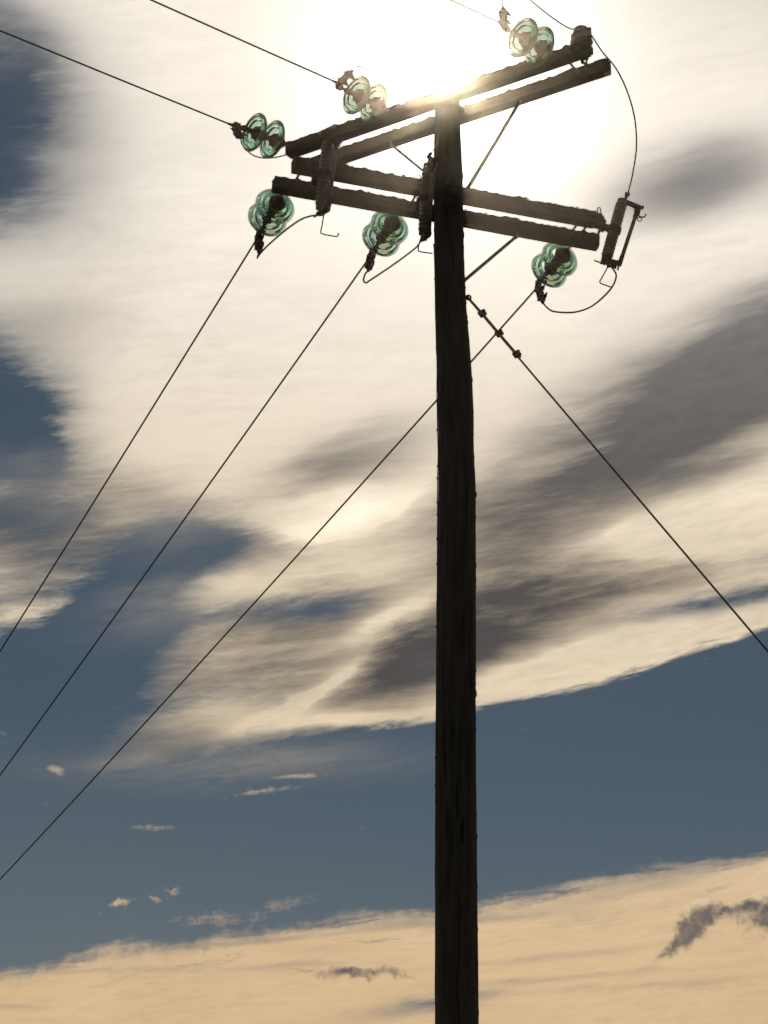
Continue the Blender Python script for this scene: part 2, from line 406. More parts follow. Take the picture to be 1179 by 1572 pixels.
def smooth_path(P, n=8):
    P = [Vector(p) for p in P]; out = []
    Q = [P[0] * 2 - P[1]] + P + [P[-1] * 2 - P[-2]]
    for i in range(1, len(Q) - 2):
        for k in range(n):
            t = k / n; a, b, c_, d = Q[i - 1], Q[i], Q[i + 1], Q[i + 2]
            out.append(0.5 * ((2 * b) + (c_ - a) * t + (2 * a - 5 * b + 4 * c_ - d) * t * t + (-a + 3 * b - 3 * c_ + d) * t ** 3))
    out.append(P[-1]); return out
def rnd(a, b): return random.uniform(a, b)
random.seed(11)

# ------------------------------------------------------------------ ground
g = MB(); N = 48; ext = 3000.0
gv = []
for i in range(N + 1):
    for j in range(N + 1):
        fx, fy = (i / N * 2 - 1), (j / N * 2 - 1)
        x, y = math.copysign(abs(fx) ** 2.2, fx) * ext, math.copysign(abs(fy) ** 2.2, fy) * ext
        d = math.hypot(x, y); h = 0.0 if d < 25 else min(1, (d - 25) / 200) * (mn.noise(Vector((x * 0.004, y * 0.004, 0))) * 1.6 - .6)
        gv.append((x, y, h))
g.add(gv, [(i * (N + 1) + j, (i + 1) * (N + 1) + j, (i + 1) * (N + 1) + j + 1, i * (N + 1) + j + 1) for i in range(N) for j in range(N)])
tag(g.build('ground', M['ground'], smooth=True), 'dry grass ground around the foot of the pole', None, kind='structure')

# ------------------------------------------------------------------ utility pole
Y0 = 15.15
prof_px = [(151, 667.5, 706), (200, 667, 706.5), (240, 665.5, 709.5), (285, 665, 711), (340, 665.5, 711.5), (365, 665.5, 712), (395, 667.5, 713), (430, 668.4, 713.6), (470, 668.6, 716),
           (556, 671, 723.5), (612, 671.3, 727), (650, 672, 728), (700, 673, 727), (725, 672.3, 729.5), (745, 672, 731.5), (780, 672, 730), (870, 671.6, 731), (980, 670.8, 731),
           (1060, 670, 731), (1140, 669.4, 730.6), (1200, 669, 731), (1300, 669, 732), (1400, 669, 733), (1572, 668.6, 735.2)]
rows = []
for y_, l_, r_ in prof_px:
    pc = at_y((l_ + r_) / 2, y_, Y0); dep = (pc - EYE).dot(ray(589.5, 786).normalized())
    rows.append((pc.z, pc.x, (r_ - l_) / 2 / FPX * dep))
TOPZ = rows[0][0]
zb, xb, rb = rows[-1]
rows += [(zb - 2.5, xb + 0.004, rb + 0.012), (zb - 5.0, xb + 0.006, rb + 0.026), (-0.6, xb + 0.006, rb + 0.045)]
def pole_at(z):
    for (z1, x1, r1), (z0, x0, r0) in zip(rows, rows[1:]):
        if z >= z0:
            t = (z - z0) / (z1 - z0); t = min(t, 1); return x0 + (x1 - x0) * t, r0 + (r1 - r0) * t
    return rows[-1][1], rows[-1][2]
def pole_r(z):
    # average neighbouring rows so the profile has no kinks
    s_ = [pole_at(z + d) for d in (-0.12, -0.06, 0, 0.06, 0.12)]
    return sum(a for a, b in s_) / 5, sum(b for a, b in s_) / 5
UP = thing('utility_pole', 'weathered round wooden utility pole with two pairs of crossarms near its top', 'utility pole', (rows[-1][1], Y0, 0))
# drying cracks: (start pixel row, end pixel row, position across the pole -1..1, width m, depth m)
cracks = [(930, 1010, 0.32, .006, .014), (1110, 1205, -0.62, .010, .024), (1118, 1160, -0.22, .006, .014), (1200, 1262, 0.07, .008, .022), (1255, 1302, 0.24, .011, .026), (1228, 1300, -0.46, .007, .014),
          (1285, 1322, -0.24, .006, .012), (1380, 1480, 0.12, .006, .014), (1330, 1378, -0.3, .005, .010), (1140, 1190, 0.62, .005, .010), (1310, 1370, 0.66, .005, .008), (1345, 1400, 0.02, .004, .008),
          (560, 640, -0.1, .004, .008), (740, 860, 0.5, .005, .009), (800, 900, -0.5, .004, .008), (1480, 1560, -0.4, .005, .010), (430, 520, 0.3, .004, .006)]
CR = []
for y1, y2, ac, w, dp in cracks:
    z1, z2 = at_y(700, y1, Y0 - .1).z, at_y(700, y2, Y0 - .1).z
    CR.append((z2, z1, -math.pi / 2 + math.asin(ac), w, dp, rnd(0, 99)))
for k in range(46):
    z0 = rnd(0, TOPZ - .6); CR.append((z0, z0 + rnd(.25, 1.0), rnd(0, 2 * math.pi), rnd(.003, .006), rnd(.005, .012), rnd(0, 99)))
NS = 168; zs = []; z = -0.6
while z < TOPZ:
    zs.append(z); z += 0.03 if z < 4.5 else 0.0105
zs.append(TOPZ)
pm = MB(); pv = []
for z in zs:
    x0, r0 = pole_r(z) if z < TOPZ - .15 else pole_at(z)
    act = [c_ for c_ in CR if c_[0] <= z <= c_[1]]
    for k in range(NS):
        a = 2 * math.pi * k / NS; ca, sa = math.cos(a), math.sin(a)
        n1 = mn.noise(Vector((ca * 2.2, sa * 2.2, z * 0.9))) * .0035
        n2 = mn.noise(Vector((ca * 14, sa * 14, z * 1.7))) * .0026
        n3 = mn.noise(Vector((ca * 30 + 9, sa * 30, z * 5))) * .0016
        n4 = max(0, mn.noise(Vector((ca * 6 + 3, sa * 6, z * 22))) - .38) * .016
        r_ = r0 + n1 + n2 + n3 + n4 - .0015
        for (c0, c1, ac, w, dp, sd_) in act:
            t = (z - c0) / (c1 - c0)
            wob = ac + mn.noise(Vector((sd_, z * 3.0, 0))) * .16 + mn.noise(Vector((sd_, z * 14.0, 5))) * .05
            dd = abs((a - wob + math.pi) % (2 * math.pi) - math.pi) * r0
            env = min(1, 4 * t, 4 * (1 - t)) ** .7
            ww = 1.25 * w * (0.35 + .65 * env)
            if dd < ww: r_ -= 1.4 * dp * env * (1 - (dd / ww) ** 2)
        pv.append((x0 + r_ * ca, Y0 + r_ * sa, z))
pf = [(i * NS + k, i * NS + (k + 1) % NS, (i + 1) * NS + (k + 1) % NS, (i + 1) * NS + k) for i in range(len(zs) - 1) for k in range(NS)]
pf.append(tuple(range((len(zs) - 1) * NS, len(zs) * NS)))
pm.add(pv, pf)
shaft = pm.build('pole_shaft', M['pole'], UP, smooth=True)

# ---------------- crossarms
def zc(px, py, y): return at_y(px, py, y).z
ZU = zc(686, 154, Y0 - 0.165)
ZL = zc(690, 297, Y0 - 0.14)
def arm(p, q, name_label, seed):
    """old rectangular timber with a rough, splintered upper edge"""
    p, q = Vector(p), Vector(q); x = (q - p).normalized(); zz = Vector((0, 0, 1)); y = zz.cross(x).normalized()
    L = (q - p).length; n = 190; hw, hh = .0385, .0440
    ring = []
    K = 7
    for a, b in ((-1, -1), (1, -1), (1, 1), (-1, 1)):
        c_ = {(-1, -1): (1, -1), (1, -1): (1, 1), (1, 1): (-1, 1), (-1, 1): (-1, -1)}[(a, b)]
        for k in range(K):
            t = k / K; ring.append((a + (c_[0] - a) * t, b + (c_[1] - b) * t))
    mb = MB(); vs = []
    for i in range(n + 1):
        s_ = i / n * L
        for (u, v) in ring:
            f = 0.93 if abs(u) > .99 and abs(v) > .99 else 1.0
            yy, z2 = u * hw * f, v * hh * f
            P = Vector((s_ * 9 + seed, yy * 30, z2 * 30))
            d = mn.noise(P) * .0025
            up_ = 0
            if v > .98:
                up_ = max(0, mn.noise(Vector((s_ * 26 + seed, yy * 40, 3))) - .02) * .021 - max(0, mn.noise(Vector((s_ * 11 + seed, yy * 20, 8))) - .2) * .018
            chk = 0
            if abs(u) > .98 and abs(v) < .35:
                chk = -max(0, mn.noise(Vector((s_ * 2.5 + seed * 3, v * 3, 5)))) * .010
            end = 0.0
            if i in (0, n): end = mn.noise(Vector((yy * 60, z2 * 60, seed))) * .006 * (1 if i else -1)
            vs.append(p + x * (s_ + end) + y * (yy * (1 + d * 20) + math.copysign(chk, yy) * (1 if chk else 0)) + zz * (z2 + d + up_))
    m_r = len(ring)
    fs = [(i * m_r + k, i * m_r + (k + 1) % m_r, (i + 1) * m_r + (k + 1) % m_r, (i + 1) * m_r + k) for i in range(n) for k in range(m_r)]
    fs += [tuple(reversed(range(m_r))), tuple(range(n * m_r, (n + 1) * m_r))]
    mb.add(vs, fs)
    o = mb.build('crossarm', M['arm'], UP)
    if name_label: o['label'] = name_label
    # lichen tufts clinging to the top
    lm = MB(); rg = random.Random(seed)
    for k in range(130):
        s_ = rg.uniform(.05, L - .05)
        c0 = p + x * s_ + y * rg.uniform(-hw, hw) + zz * (hh + .002)
        r_ = rg.uniform(.005, .0115) * (1.3 if rg.random() < .15 else 1)
        vs2 = []
        for (aa, bb, cc) in ((1, 0, 0), (-1, 0, 0), (0, 1, 0), (0, -1, 0), (0, 0, 1), (0, 0, -1)):
            vs2.append(c0 + Vector((aa, bb, cc * .8)) * r_ * rg.uniform(.6, 1.4))
        lm.add(vs2, [(0, 2, 4), (2, 1, 4), (1, 3, 4), (3, 0, 4), (2, 0, 5), (1, 2, 5), (3, 1, 5), (0, 3, 5)])
    lo = lm.build('lichen', M['lichen'], o); lo['kind'] = 'stuff'
    return o, x, y
U1a, U1b = at_z(443, 232, ZU), at_z(903, 74, ZU)
ux = (U1b - U1a).normalized(); uy = Vector((0, 0, 1)).cross(ux).normalized()    # points away from the camera
U2a, U2b = at_z(476, 256, ZU), at_z(934, 102, ZU)
L1a, L1b = at_z(450, 253, ZL), at_z(912, 338, ZL)
L2a, L2b = at_z(420, 283, ZL), at_z(917, 373, ZL)
armU1, _, _ = arm(U1a, U1b, 'upper crossarm on the near side of the pole', 3.0)
armU2, _, _ = arm(U2a, U2b, 'upper crossarm on the far side of the pole', 17.0)
armL1, _, _ = arm(L1a, L1b, 'lower crossarm on the near side of the pole', 29.0)
armL2, lx, ly = arm(L2a, L2b, 'lower crossarm on the far side of the pole', 41.0)

def bolt(p, q, r=.008, par=UP, name='bolt'):
    """threaded bolt through timber with square washers and nuts at both ends"""
    p, q = Vector(p), Vector(q); x = (q - p).normalized(); b = MB()
    b.tube([p - x * .03, q + x * .03], r, 8)
    for c0, s_ in ((p, -1), (q, 1)):
        b.bar(c0 + x * .001 * s_, c0 + x * .006 * s_, .045, .045)
        b.tube([c0 + x * .006 * s_, c0 + x * .018 * s_], r * 1.9, 6)
    return b.build(name, M['iron'], par)
def along_arm(a, b, px):
    """point of the arm axis seen at picture column px"""
    best = None
    for i in range(401):
        p = a.lerp(b, i / 400); d = p - EYE
        X = 589.5 + FPX * d.x / d.dot(ray(589.5, 786))
        if best is None or abs(X - px) < best[0]: best = (abs(X - px), p)
    return best[1]
perpU = uy; perpL = ly
# king bolts through pole and each pair, spacer bolts near the arm ends
def pair_bolt(a, b, c_, d, px, nrm):
    p = along_arm(a, b, px); q = p + nrm * ((c_ - p).dot(nrm))
    return bolt(p - nrm * .036, q + nrm * .036)
pair_bolt(U1a, U1b, U2a, U2b, 690, perpU); pair_bolt(L1a, L1b, L2a, L2b, 694, perpL)
for px in (497, 866, 882): pair_bolt(U1a, U1b, U2a, U2b, px, perpU)
for px in (466, 645, 893, 908): pair_bolt(L1a, L1b, L2a, L2b, px, perpL)

# braces
def brace(p, q, w=.034):
    b = MB(); p, q = Vector(p), Vector(q)
    b.bar(p, q, w, w * .8)
    x = (q - p).normalized()
    for c0 in (p + x * .02, q - x * .02): b.tube([c0 - Vector((0, .03, 0)), c0 + Vector((0, .02, 0))], .009, 6)
    return b.build('brace', M['steel'], UP)
pU2 = along_arm(U2a, U2b, 800) - uy * .034 - Vector((0, 0, .02))
def brace_rod(pts, r): 
    b = MB(); b.tube(pts, r, 4); return b
def pside(px, py, y): return at_y(px, py, y)
brace(at_z(800, 153, ZU - .03), at_y(714, 296, Y0 - .02), .018)
brace(at_z(598, 220, ZU - .03), at_y(664, 274, Y0 - .02), .018)
brace(at_z(795, 361, ZL - .03), at_y(710, 433, Y0 + .02), .024)

# small fittings on the arms
b = MB(); p = at_z(901, 112, ZU - .04); b.tube([p + Vector((0, 0, .09)), p - Vector((0, 0, .055))], .007, 6); b.tube([p - Vector((0, 0, .01)), p - Vector((0, 0, .004))], .020, 8); b.build('hanging_bolt', M['iron'], UP)
b = MB(); p = U2b - ux * .02
b.tube([p - Vector((0, 0, .06)), p + Vector((0, 0, .06))], .009, 6); b.box(p + Vector((0, 0, .046)), (.022, .022, .004)); b.box(p - Vector((0, 0, .044)), (.018, .018, .004))
b.build('end_bolt', M['iron'], UP)
# U shaped eye standing on the lower near arm by the cutouts
def u_eye(px, py, z):
    p = at_z(px, py, z); w = .010
    b = MB(); b.tube([p + Vector((-w, 0, -.03)), p + Vector((-w, 0, .045)), p + Vector((-w * .5, 0, .058)), p + Vector((w * .5, 0, .058)), p + Vector((w, 0, .045)), p + Vector((w, 0, -.03))], .0045, 6)
    b.build('staple_eye', M['steel'], UP)
u_eye(920, 331, ZL + .035); u_eye(643, 281, ZL + .035)

# earth wire stapled down the shaded left side of the shaft
ang0 = math.pi * 1.0 + R(2)
pts = []; st = MB(); z = 0.1
while z < 11.2:
    x0, r0 = pole_r(z); a = ang0 + 0.06 * math.sin(z * 1.7) + .03 * math.sin(z * 5.1)
    rr = r0 + .0015 + .003 * mn.noise(Vector((z * 5, 3, 1)))
    pts.append((x0 + rr * math.cos(a), Y0 + rr * math.sin(a), z)); z += .08
b = MB(); b.tube(pts, .0035, 6); ew = b.build('earth_wire', M['copper'], UP)
rs_ = random.Random(5)
for i in range(4, len(pts)):
    if pts[i][2] < 7.3 or rs_.random() > (.6 if 8.9 < pts[i][2] < 10.0 else .07): continue
    p = Vector(pts[i]); s_ = MB()
    s_.tube([p + Vector((.008, -.008, 0)), p + Vector((-.006, -.006, .002)), p + Vector((-.006, .006, .002)), p + Vector((.008, .008, 0))], .0028, 5)
    s_.build('staple', M['iron'], ew)

# ------------------------------------------------------------------ conductors: where they go
def sag_line(p0, p1, length, n=60, sag=0.0):
    d = (p1 - p0); L = d.length; x = d / L; out = []      # p1 lies on the line
    for i in range(n + 1):
        s_ = length * (i / n) ** 1.6
        out.append(p0 + x * s_ + Vector((0, 0, sag * s_ * (s_ - L))))
    return out
STR = []
# pixel of the attachment, face of the arm, far pixel of the line, far height
spec = [
    ('upper', (445, 225), ZU, (0, 47), ZU - .10, -1),
    ('upper', (599, 170), ZU, (230, -1), ZU - .10, -1),
    ('upper', (852, 84), ZU, (690, -1), ZU - .05, -1),
    ('lower', (439, 290), ZL, (0, 1000), ZL - .30, 1),
    ('lower', (617, 322), ZL, (0, 1190), ZL - .42, 1),
    ('lower', (882, 372), ZL, (0, 1350), ZL - .60, 1)]

# ---------------- one glass insulator string, built along its own +X
def make_string(label):
    t = thing('insulator_string', label, 'insulator', (0, 0, 0), 'glass insulator strings on the crossarms')
    b = MB(); b.tube([(-.012, 0, 0), (.075, 0, 0)], .0055, 8); b.ring((.088, 0, 0), (0, 1, 0), .014, .005, 14, 6); b.tube([(.094, 0, 0), (.125, 0, 0)], .010, 8)
    b.build('eyebolt', M['iron'], t, local=True)
    D0, SP = .118, .140
    outer = [(.048, .050), (.054, .064), (.060, .080), (.070, .100), (.082, .117), (.094, .1265), (.100, .1275), (.104, .124)]
    inner = [(.099, .119), (.094, .111), (.098, .107), (.111, .1058), (.114, .1025), (.110, .0992), (.092, .0975), (.084, .090), (.084, .084), (.103, .0828), (.106, .0795), (.102, .0762),
             (.078, .074), (.070, .064), (.066, .056), (.062, .046), (.052, .041)]
    for k in range(2):
        x0 = D0 + k * SP
        gb_ = MB(); gb_.lathe([(x0 + a - .02, r) for a, r in outer + inner], 56, True)
        disc = gb_.build('glass_disc', M['glass'], t, smooth=True, local=True)
        cb = MB(); cb.lathe([(x0 - .012, .014), (x0 - .008, .028), (x0 + .002, .036), (x0 + .014, .041), (x0 + .026, .050), (x0 + .040, .054), (x0 + .048, .053), (x0 + .050, .042), (x0 + .046, .040)], 24)
        cb.build('iron_cap', M['iron'], disc, smooth=True, local=True)
        pb = MB(); pb.lathe([(x0 + .044, .040), (x0 + .058, .046), (x0 + .074, .043), (x0 + .084, .022), (x0 + .118, .016), (x0 + .126, .017), (x0 + .133, .014)], 20)
        pb.build('steel_pin', M['iron'], disc, smooth=True, local=True)
    xe = D0 + 2 * SP - .008
    b = MB(); b.lathe([(xe, .016), (xe + .012, .022), (xe + .034, .020), (xe + .042, .011), (xe + .070, .010)], 12)
    for s_ in (-1, 1): b.box((xe + .085, s_ * .012, 0), (.022, .004, .012))
    b.build('socket_clevis', M['iron'], t, local=True)
    return t, xe + .095
def clamp_mb(h=1):
    """gun type strain clamp: pivot at the origin, mouth out along +X, tail down -Z"""
    b = MB()
    b.tube([(-.006, 0, .008), (.010, 0, -.012), (.014, 0, -.055), (.010, 0, -.11), (.008, 0, -.150)], [.016, .020, .020, .018, .010], 8)
    b.tube([(.010, 0, -.010), (.035, 0, -.022), (.062, 0, -.022)], [.013, .010, .0075], 8)
    b.tube([(-.010, -.016, .004), (-.010, .016, .004)], .008, 8)
    b.box((.012, 0, -.075), (.010, .024, .052))
    return b
def clamp_bolt_mb(z, l):
    """one U bolt across the clamp with its keeper plate and nuts"""
    b = MB()
    for y in (-.012, .012):
        b.tube([(-l * 1.08, y, z + .010), (-l * .92, y, z + .009), (-l * .42, y, z + .002), (l * .42, y, z + .001), (l * .85, y, z + .005), (l * 1.0, y, z + .007)], [.0035, .0055, .0125, .0120, .0052, .0035], 6)
    return b

labels = ['green glass insulator string at the left end of the upper crossarms',
          'glass insulator string washed out by the sun above the upper crossarms',
          'green glass insulator string above the right half of the upper crossarms',
          'green glass insulator string below the left end of the lower crossarms',
          'green glass insulator string below the lower crossarms just left of the pole',
          'green glass insulator string below the lower crossarms right of the pole']
EXP = []
for i, (kind, apx, z, fpx_, fz, side) in enumerate(spec):
    A = at_z(apx[0], apx[1], z); F = at_z(fpx_[0], fpx_[1], fz)
    x = (F - A).normalized(); A = A - x * (.055 if side < 0 else 0)
    zz = (Vector((0, 0, 1)) - x * x.z).normalized(); y = zz.cross(x)
    EXP.append((A, F, x, y, zz))
proto, PIV = make_string(labels[0])
strings = [proto]
for i in range(1, 6):
    r_ = proto.copy(); C.objects.link(r_); r_['label'] = labels[i]
    for ch in list(proto.children):
        c_ = ch.copy(); C.objects.link(c_); c_.parent = r_
        for gch in ch.children:
            d_ = gch.copy(); C.objects.link(d_); d_.parent = c_
    strings.append(r_)
cl_me = clamp_mb().build('strain_clamp', M['iron'], proto, local=True, smooth=False)
cb_me = [clamp_bolt_mb(z_, l_).build('clamp_bolt', M['iron'], cl_me, local=True) for z_, l_ in ((-.052, .044), (-.112, .046))]
CL = []      # (tail world point, mouth world point)
rolls = [R(25), R(105), R(180), R(0), R(10), R(-12)]      # roll of the clamp about the string
for i, s_ in enumerate(strings):
    A, F, x, y, zz = EXP[i]
    s_.matrix_world = Matrix.Translation(A) @ Matrix((x, y, zz)).transposed().to_4x4()
    if i == 0: c_ = cl_me
    else:
        c_ = cl_me.copy(); C.objects.link(c_); c_.parent = s_
        for q_ in cb_me:
            b_ = q_.copy(); C.objects.link(b_); b_.parent = c_
    Rm = Matrix.Rotation(rolls[i], 4, 'X')
    c_.matrix_local = Matrix.Translation((PIV, 0, 0)) @ Rm
    Mw = s_.matrix_world @ Matrix.Translation((PIV, 0, 0)) @ Rm
    CL.append((Mw @ Vector((.008, 0, -.150)), Mw @ Vector((.060, 0, -.022))))

# ------------------------------------------------------------------ line conductors
cond_lab = ['line wire running off to the upper left from the end of the upper crossarms',
            'line wire running to the top edge from the middle upper insulator string',
            'short visible line wire at the top from the upper right insulator string',
            'steepest line wire, descending to the lower left from the leftmost lower insulators',
            'middle one of three line wires descending to the lower left',
            'lowest line wire passing behind the pole and descending to the lower left corner']
for i, (kind, apx, z, fpx_, fz, side) in enumerate(spec):
    tail, mouth = CL[i]
    F = EXP[i][1]
    pts = [mouth] + [p for p in sag_line(mouth, F, 45 if side > 0 else 22, 60, .0012)][1:]
    b = MB(); b.tube([mouth - (F - mouth).normalized() * .03] + pts, .0062 if side > 0 else .0054, 8)
    o = b.build('line_wire', M['wire'], smooth=True)
    tag(o, cond_lab[i], 'wire', 'high voltage line wires')

# ------------------------------------------------------------------ fuse cutouts
def make_cutout(label):
    """own frame: Z up the porcelain, X out towards the fuse tube, origin at the mounting band"""
    t = thing('fuse_cutout', label, 'fuse cutout', (0, 0, 0), 'fuse cutouts on the lower crossarms')
    H = .215
    pr = []
    n = 15
    pr.append((-H, .026))
    for k in range(n):
        a = -H + .012 + k * (2 * H - .024) / n; w = (2 * H - .024) / n
        if abs(a + w / 2) < .03: pr += [(a + .002, .034), (a + w - .002, .034)]; continue
        pr += [(a + .001, .031), (a + w * .35, .0370), (a + w * .55, .0370), (a + w * .8, .032), (a + w - .001, .031)]
    pr.append((H, .026))
    b = MB(); b.lathe(pr, 28, ax=2); b.build('porcelain_body', M['porcelain'], t, smooth=True, local=True)
    b = MB(); b.lathe([(-.022, .036), (-.020, .043), (.020, .043), (.022, .036)], 24, ax=2)
    b.box((-.055, 0, .0), (.028, .022, .014)); b.box((-.088, 0, -.004), (.008, .030, .044)); b.tube([(-.13, 0, .012), (-.06, 0, .012)], .009, 6); b.tube([(-.07, 0, -.036), (-.07, 0, .05)], .011, 6)
    b.build('mounting_bracket', M['iron'], t, local=True)
    # top casting
    b = MB(); b.lathe([(H - .006, .031), (H + .012, .031), (H + .018, .020)], 20, ax=2)
    b.bar((-.005, 0, H + .012), (.118, 0, H - .006), .036, .016); b.bar((.070, 0, H - .004), (.122, 0, H - .026), .026, .012)
    b.box((.105, 0, H - .020), (.020, .016, .016)); b.bar((.118, 0, H - .004), (.138, 0, H + .004), .030, .010)
    b.tube([(.014, 0, H + .01), (.020, 0, H + .075)], .010, 8); b.tube([(.004, 0, H + .066), (.034, 0, H + .069)], .0125, 6); b.tube([(.018, -.018, H + .05), (.018, .018, H + .05)], .009, 6)
    b.build('top_contact', M['iron'], t, local=True)
    # attachment hooks
    b = MB()
    pts = [Vector((.115, 0, H - .045)) + Vector((math.cos(R(a)) * .024 + .024, 0, math.sin(R(a)) * .024)) for a in range(170, 381, 15)]
    b.tube(pts, .005, 6); b.build('hook_horn', M['steel'], t, local=True)
    # fuse tube
    tb = MB(); tb.tube([(.088, 0, -H - .002), (.104, 0, H - .055)], .0125, 12); tu = tb.build('fuse_tube', M['tube'], t, smooth=True, local=True)
    b = MB(); b.tube([(.1025, 0, H - .085), (.106, 0, H - .028)], .0155, 12); b.box((.112, 0, H - .045), (.014, .010, .014)); b.build('tube_cap', M['iron'], tu, local=True)
    b = MB(); b.ring((.133, 0, H - .088), (0, 1, 0), .014, .0032, 16, 6); b.build('pull_ring', M['copper'], tu, local=True)
    b = MB(); b.tube([(.086, 0, -H - .025), (.0895, 0, -H + .045)], .015, 10); b.box((.080, 0, -H - .012), (.016, .014, .012)); b.bar((.080, 0, -H - .005), (.086, 0, -H - .060), .014, .010); b.build('tube_hinge', M['iron'], tu, local=True)
    # bottom casting
    b = MB(); b.lathe([(-H - .018, .020), (-H - .012, .031), (-H + .006, .031)], 20, ax=2)
    b.bar((0, 0, -H - .010), (.070, 0, -H - .020), .034, .020); b.bar((.010, 0, -H - .018), (.030, 0, -H - .055), .026, .022)
    b.box((.050, .018, -H - .026), (.024, .004, .018)); b.box((.050, -.018, -H - .026), (.024, .004, .018)); b.tube([(.060, -.028, -H - .022), (.060, .028, -H - .022)], .008, 8)
    b.box((-.012, 0, -H - .036), (.018, .012, .010)); b.tube([(-.070, 0, -H - .040), (.0, 0, -H - .046)], .0045, 6)
    b.build('bottom_contact', M['iron'], t, local=True)
    return t
cp = make_cutout('fuse cutout at the right end of the lower crossarms, its fuse tube standing clear')
cuts = [cp]
for lab in ('fuse cutout near the left end of the lower crossarms, seen end on', 'fuse cutout on the lower crossarms against the left side of the pole'):
    r_ = cp.copy(); C.objects.link(r_); r_['label'] = lab
    for ch in list(cp.children):
        c_ = ch.copy(); C.objects.link(c_); c_.parent = r_
        for gch in ch.children:
            d_ = gch.copy(); C.objects.link(d_); d_.parent = c_
    cuts.append(r_)
def place_cut(o, pos, out, tilt):
    out = Vector(out).normalized(); up = Vector((0, 0, 1)); zx = (up * math.cos(tilt) + out * math.sin(tilt)).normalized()
    xx = (out - zx * out.dot(zx)).normalized(); yy = zx.cross(xx)
    o.matrix_world = Matrix.Translation(pos) @ Matrix((xx, yy, zx)).transposed().to_4x4()
yR = L1b.y
place_cut(cuts[0], at_y(943, 353, yR), (1, .1, 0), R(15))
yC1 = along_arm(L1a, L1b, 505).y - .17
yC2 = along_arm(L1a, L1b, 655).y - .17
place_cut(cuts[1], at_y(498, 268, yC1), (.62, -.9, 0), R(9))
place_cut(cuts[2], at_y(654, 306, yC2), (.35, -1, 0), R(11))
bpy.context.view_layer.update()
# arm bracket that carries the right hand cutout beyond the arm's end
b = MB(); b.bar(L1b - lx * .10, L1b + lx * .055, .078, .030); b.bar(L1b - lx * .012 + Vector((0, 0, .0)), L1b + lx * .048, .05, .085)
b.tube([L1b - lx * .01 + Vector((0, -.02, -.06)), L1b - lx * .01 + Vector((0, -.02, .05))], .009, 6); b.tube([L1b + lx * .02 + Vector((0, 0, -.055)), L1b + lx * .02 + Vector((0, 0, .02))], .011, 6)
b.build('cutout_bracket', M['iron'], UP)

# ------------------------------------------------------------------ post insulator on the right end of the upper near arm
pp = at_z(893, 70, ZU + .04)
PI_ = thing('pin_insulator', 'dark porcelain pin insulator standing on the right tip of the upper crossarm', 'insulator', tuple(pp))
b = MB(); b.lathe([(0, .040), (.01, .060), (.022, .070), (.034, .066), (.042, .050), (.054, .056), (.064, .066), (.076, .060), (.086, .044), (.098, .048), (.112, .048), (.124, .040), (.132, .026), (.136, .008)], 28, ax=2, org=pp)
b.build('porcelain_body', M['brown_porcelain'], PI_, smooth=True)
b = MB(); b.tube([pp - Vector((0, 0, .13)), pp + Vector((0, 0, .01))], .010, 8); b.box(pp - Vector((0, 0, .004)), (.03, .03, .005)); b.tube([pp - Vector((0, 0, .10)), pp - Vector((0, 0, .082))], .020, 6)
b.build('steel_spindle', M['iron'], PI_)
b = MB(); b.ring(pp + Vector((0, 0, .088)), (0, 0, 1), .041, .006, 20, 6); b.box(pp + Vector((.035, -.035, .06)), (.022, .024, .034)); b.build('wire_tie', M['iron'], PI_)
b = MB(); b.bar(U1b - ux * .17 , U1b + ux * .012, .088, .050); b.box(U1b - ux * .03, (.030, .045, .046)); b.build('arm_end_strap', M['iron'], UP)

# ------------------------------------------------------------------ jumpers
def jumper(P, r, label, mat='wire', tail=None):
    pts = smooth_path(P, 8); b = MB(); b.tube(pts, r, 8)
    o = b.build('jumper_wire', M[mat], smooth=True); tag(o, label, 'wire', 'jumper wires between the insulators and the cutouts'); return o
def cutp(i, x, y, z): return cuts[i].matrix_world @ Vector((x, y, z))
H = .215
t0 = CL[0][0]
yA = t0.y
jumper([t0, at_y(372, 222, yA + .0), at_y(385, 236, yA + .08), at_y(400, 242, yA + .15), at_y(420, 242, yA + .25), at_y(438, 238, U1a.y - .06), at_y(470, 228, U1a.y + .42), at_y(500, 200, U1a.y + .30), at_y(514, 191, U1a.y + .15), at_y(516, 196, U1a.y - .05), cutp(1, .022, 0, H + .07)], .0042,
       'thin jumper wire looping under the upper left insulators to the arm end')
t1 = CL[1][0]
jumper([t1, t1 + (CL[1][0] - CL[1][1]).normalized() * .05, at_y(588, 118, t1.y + .1), at_y(602, 116, t1.y + .3), at_y(628, 128, t1.y + .3), at_y(668, 165, Y0 - .16), at_y(672, 215, Y0 - .14), cutp(2, .02, 0, H + .07)], .0038,
       'thin jumper wire from the washed out upper insulators across to the pole')
t2 = CL[2][0]
jumper([t2, at_y(771, 4, t2.y), at_y(770, -8, t2.y - .02), at_y(776, -26, t2.y + .02), at_y(793, -24, t2.y + .05), at_y(812, -2, t2.y + .1), at_y(845, 25, t2.y + .18), at_y(873, 43, pp.y - .04), pp + Vector((-.02, -.045, .088))], .0048,
       'jumper wire at the top edge ending on the dark pin insulator')
jumper([pp + Vector((-.02, -.045, .088)), pp + Vector((.045, -.02, .082)), at_y(925, 80, pp.y), at_y(945, 104, pp.y + .05), at_y(962, 138, pp.y + .15), at_y(974, 180, pp.y + .3), at_y(977, 225, pp.y + .5), at_y(971, 268, yR - .1), cutp(0, .022, 0, H + .075)], .0048,
       'long jumper wire bowing out right of the crossarms down to the cutout')
t3 = CL[3][0]
b3 = cutp(1, -.01, 0, -H - .05)
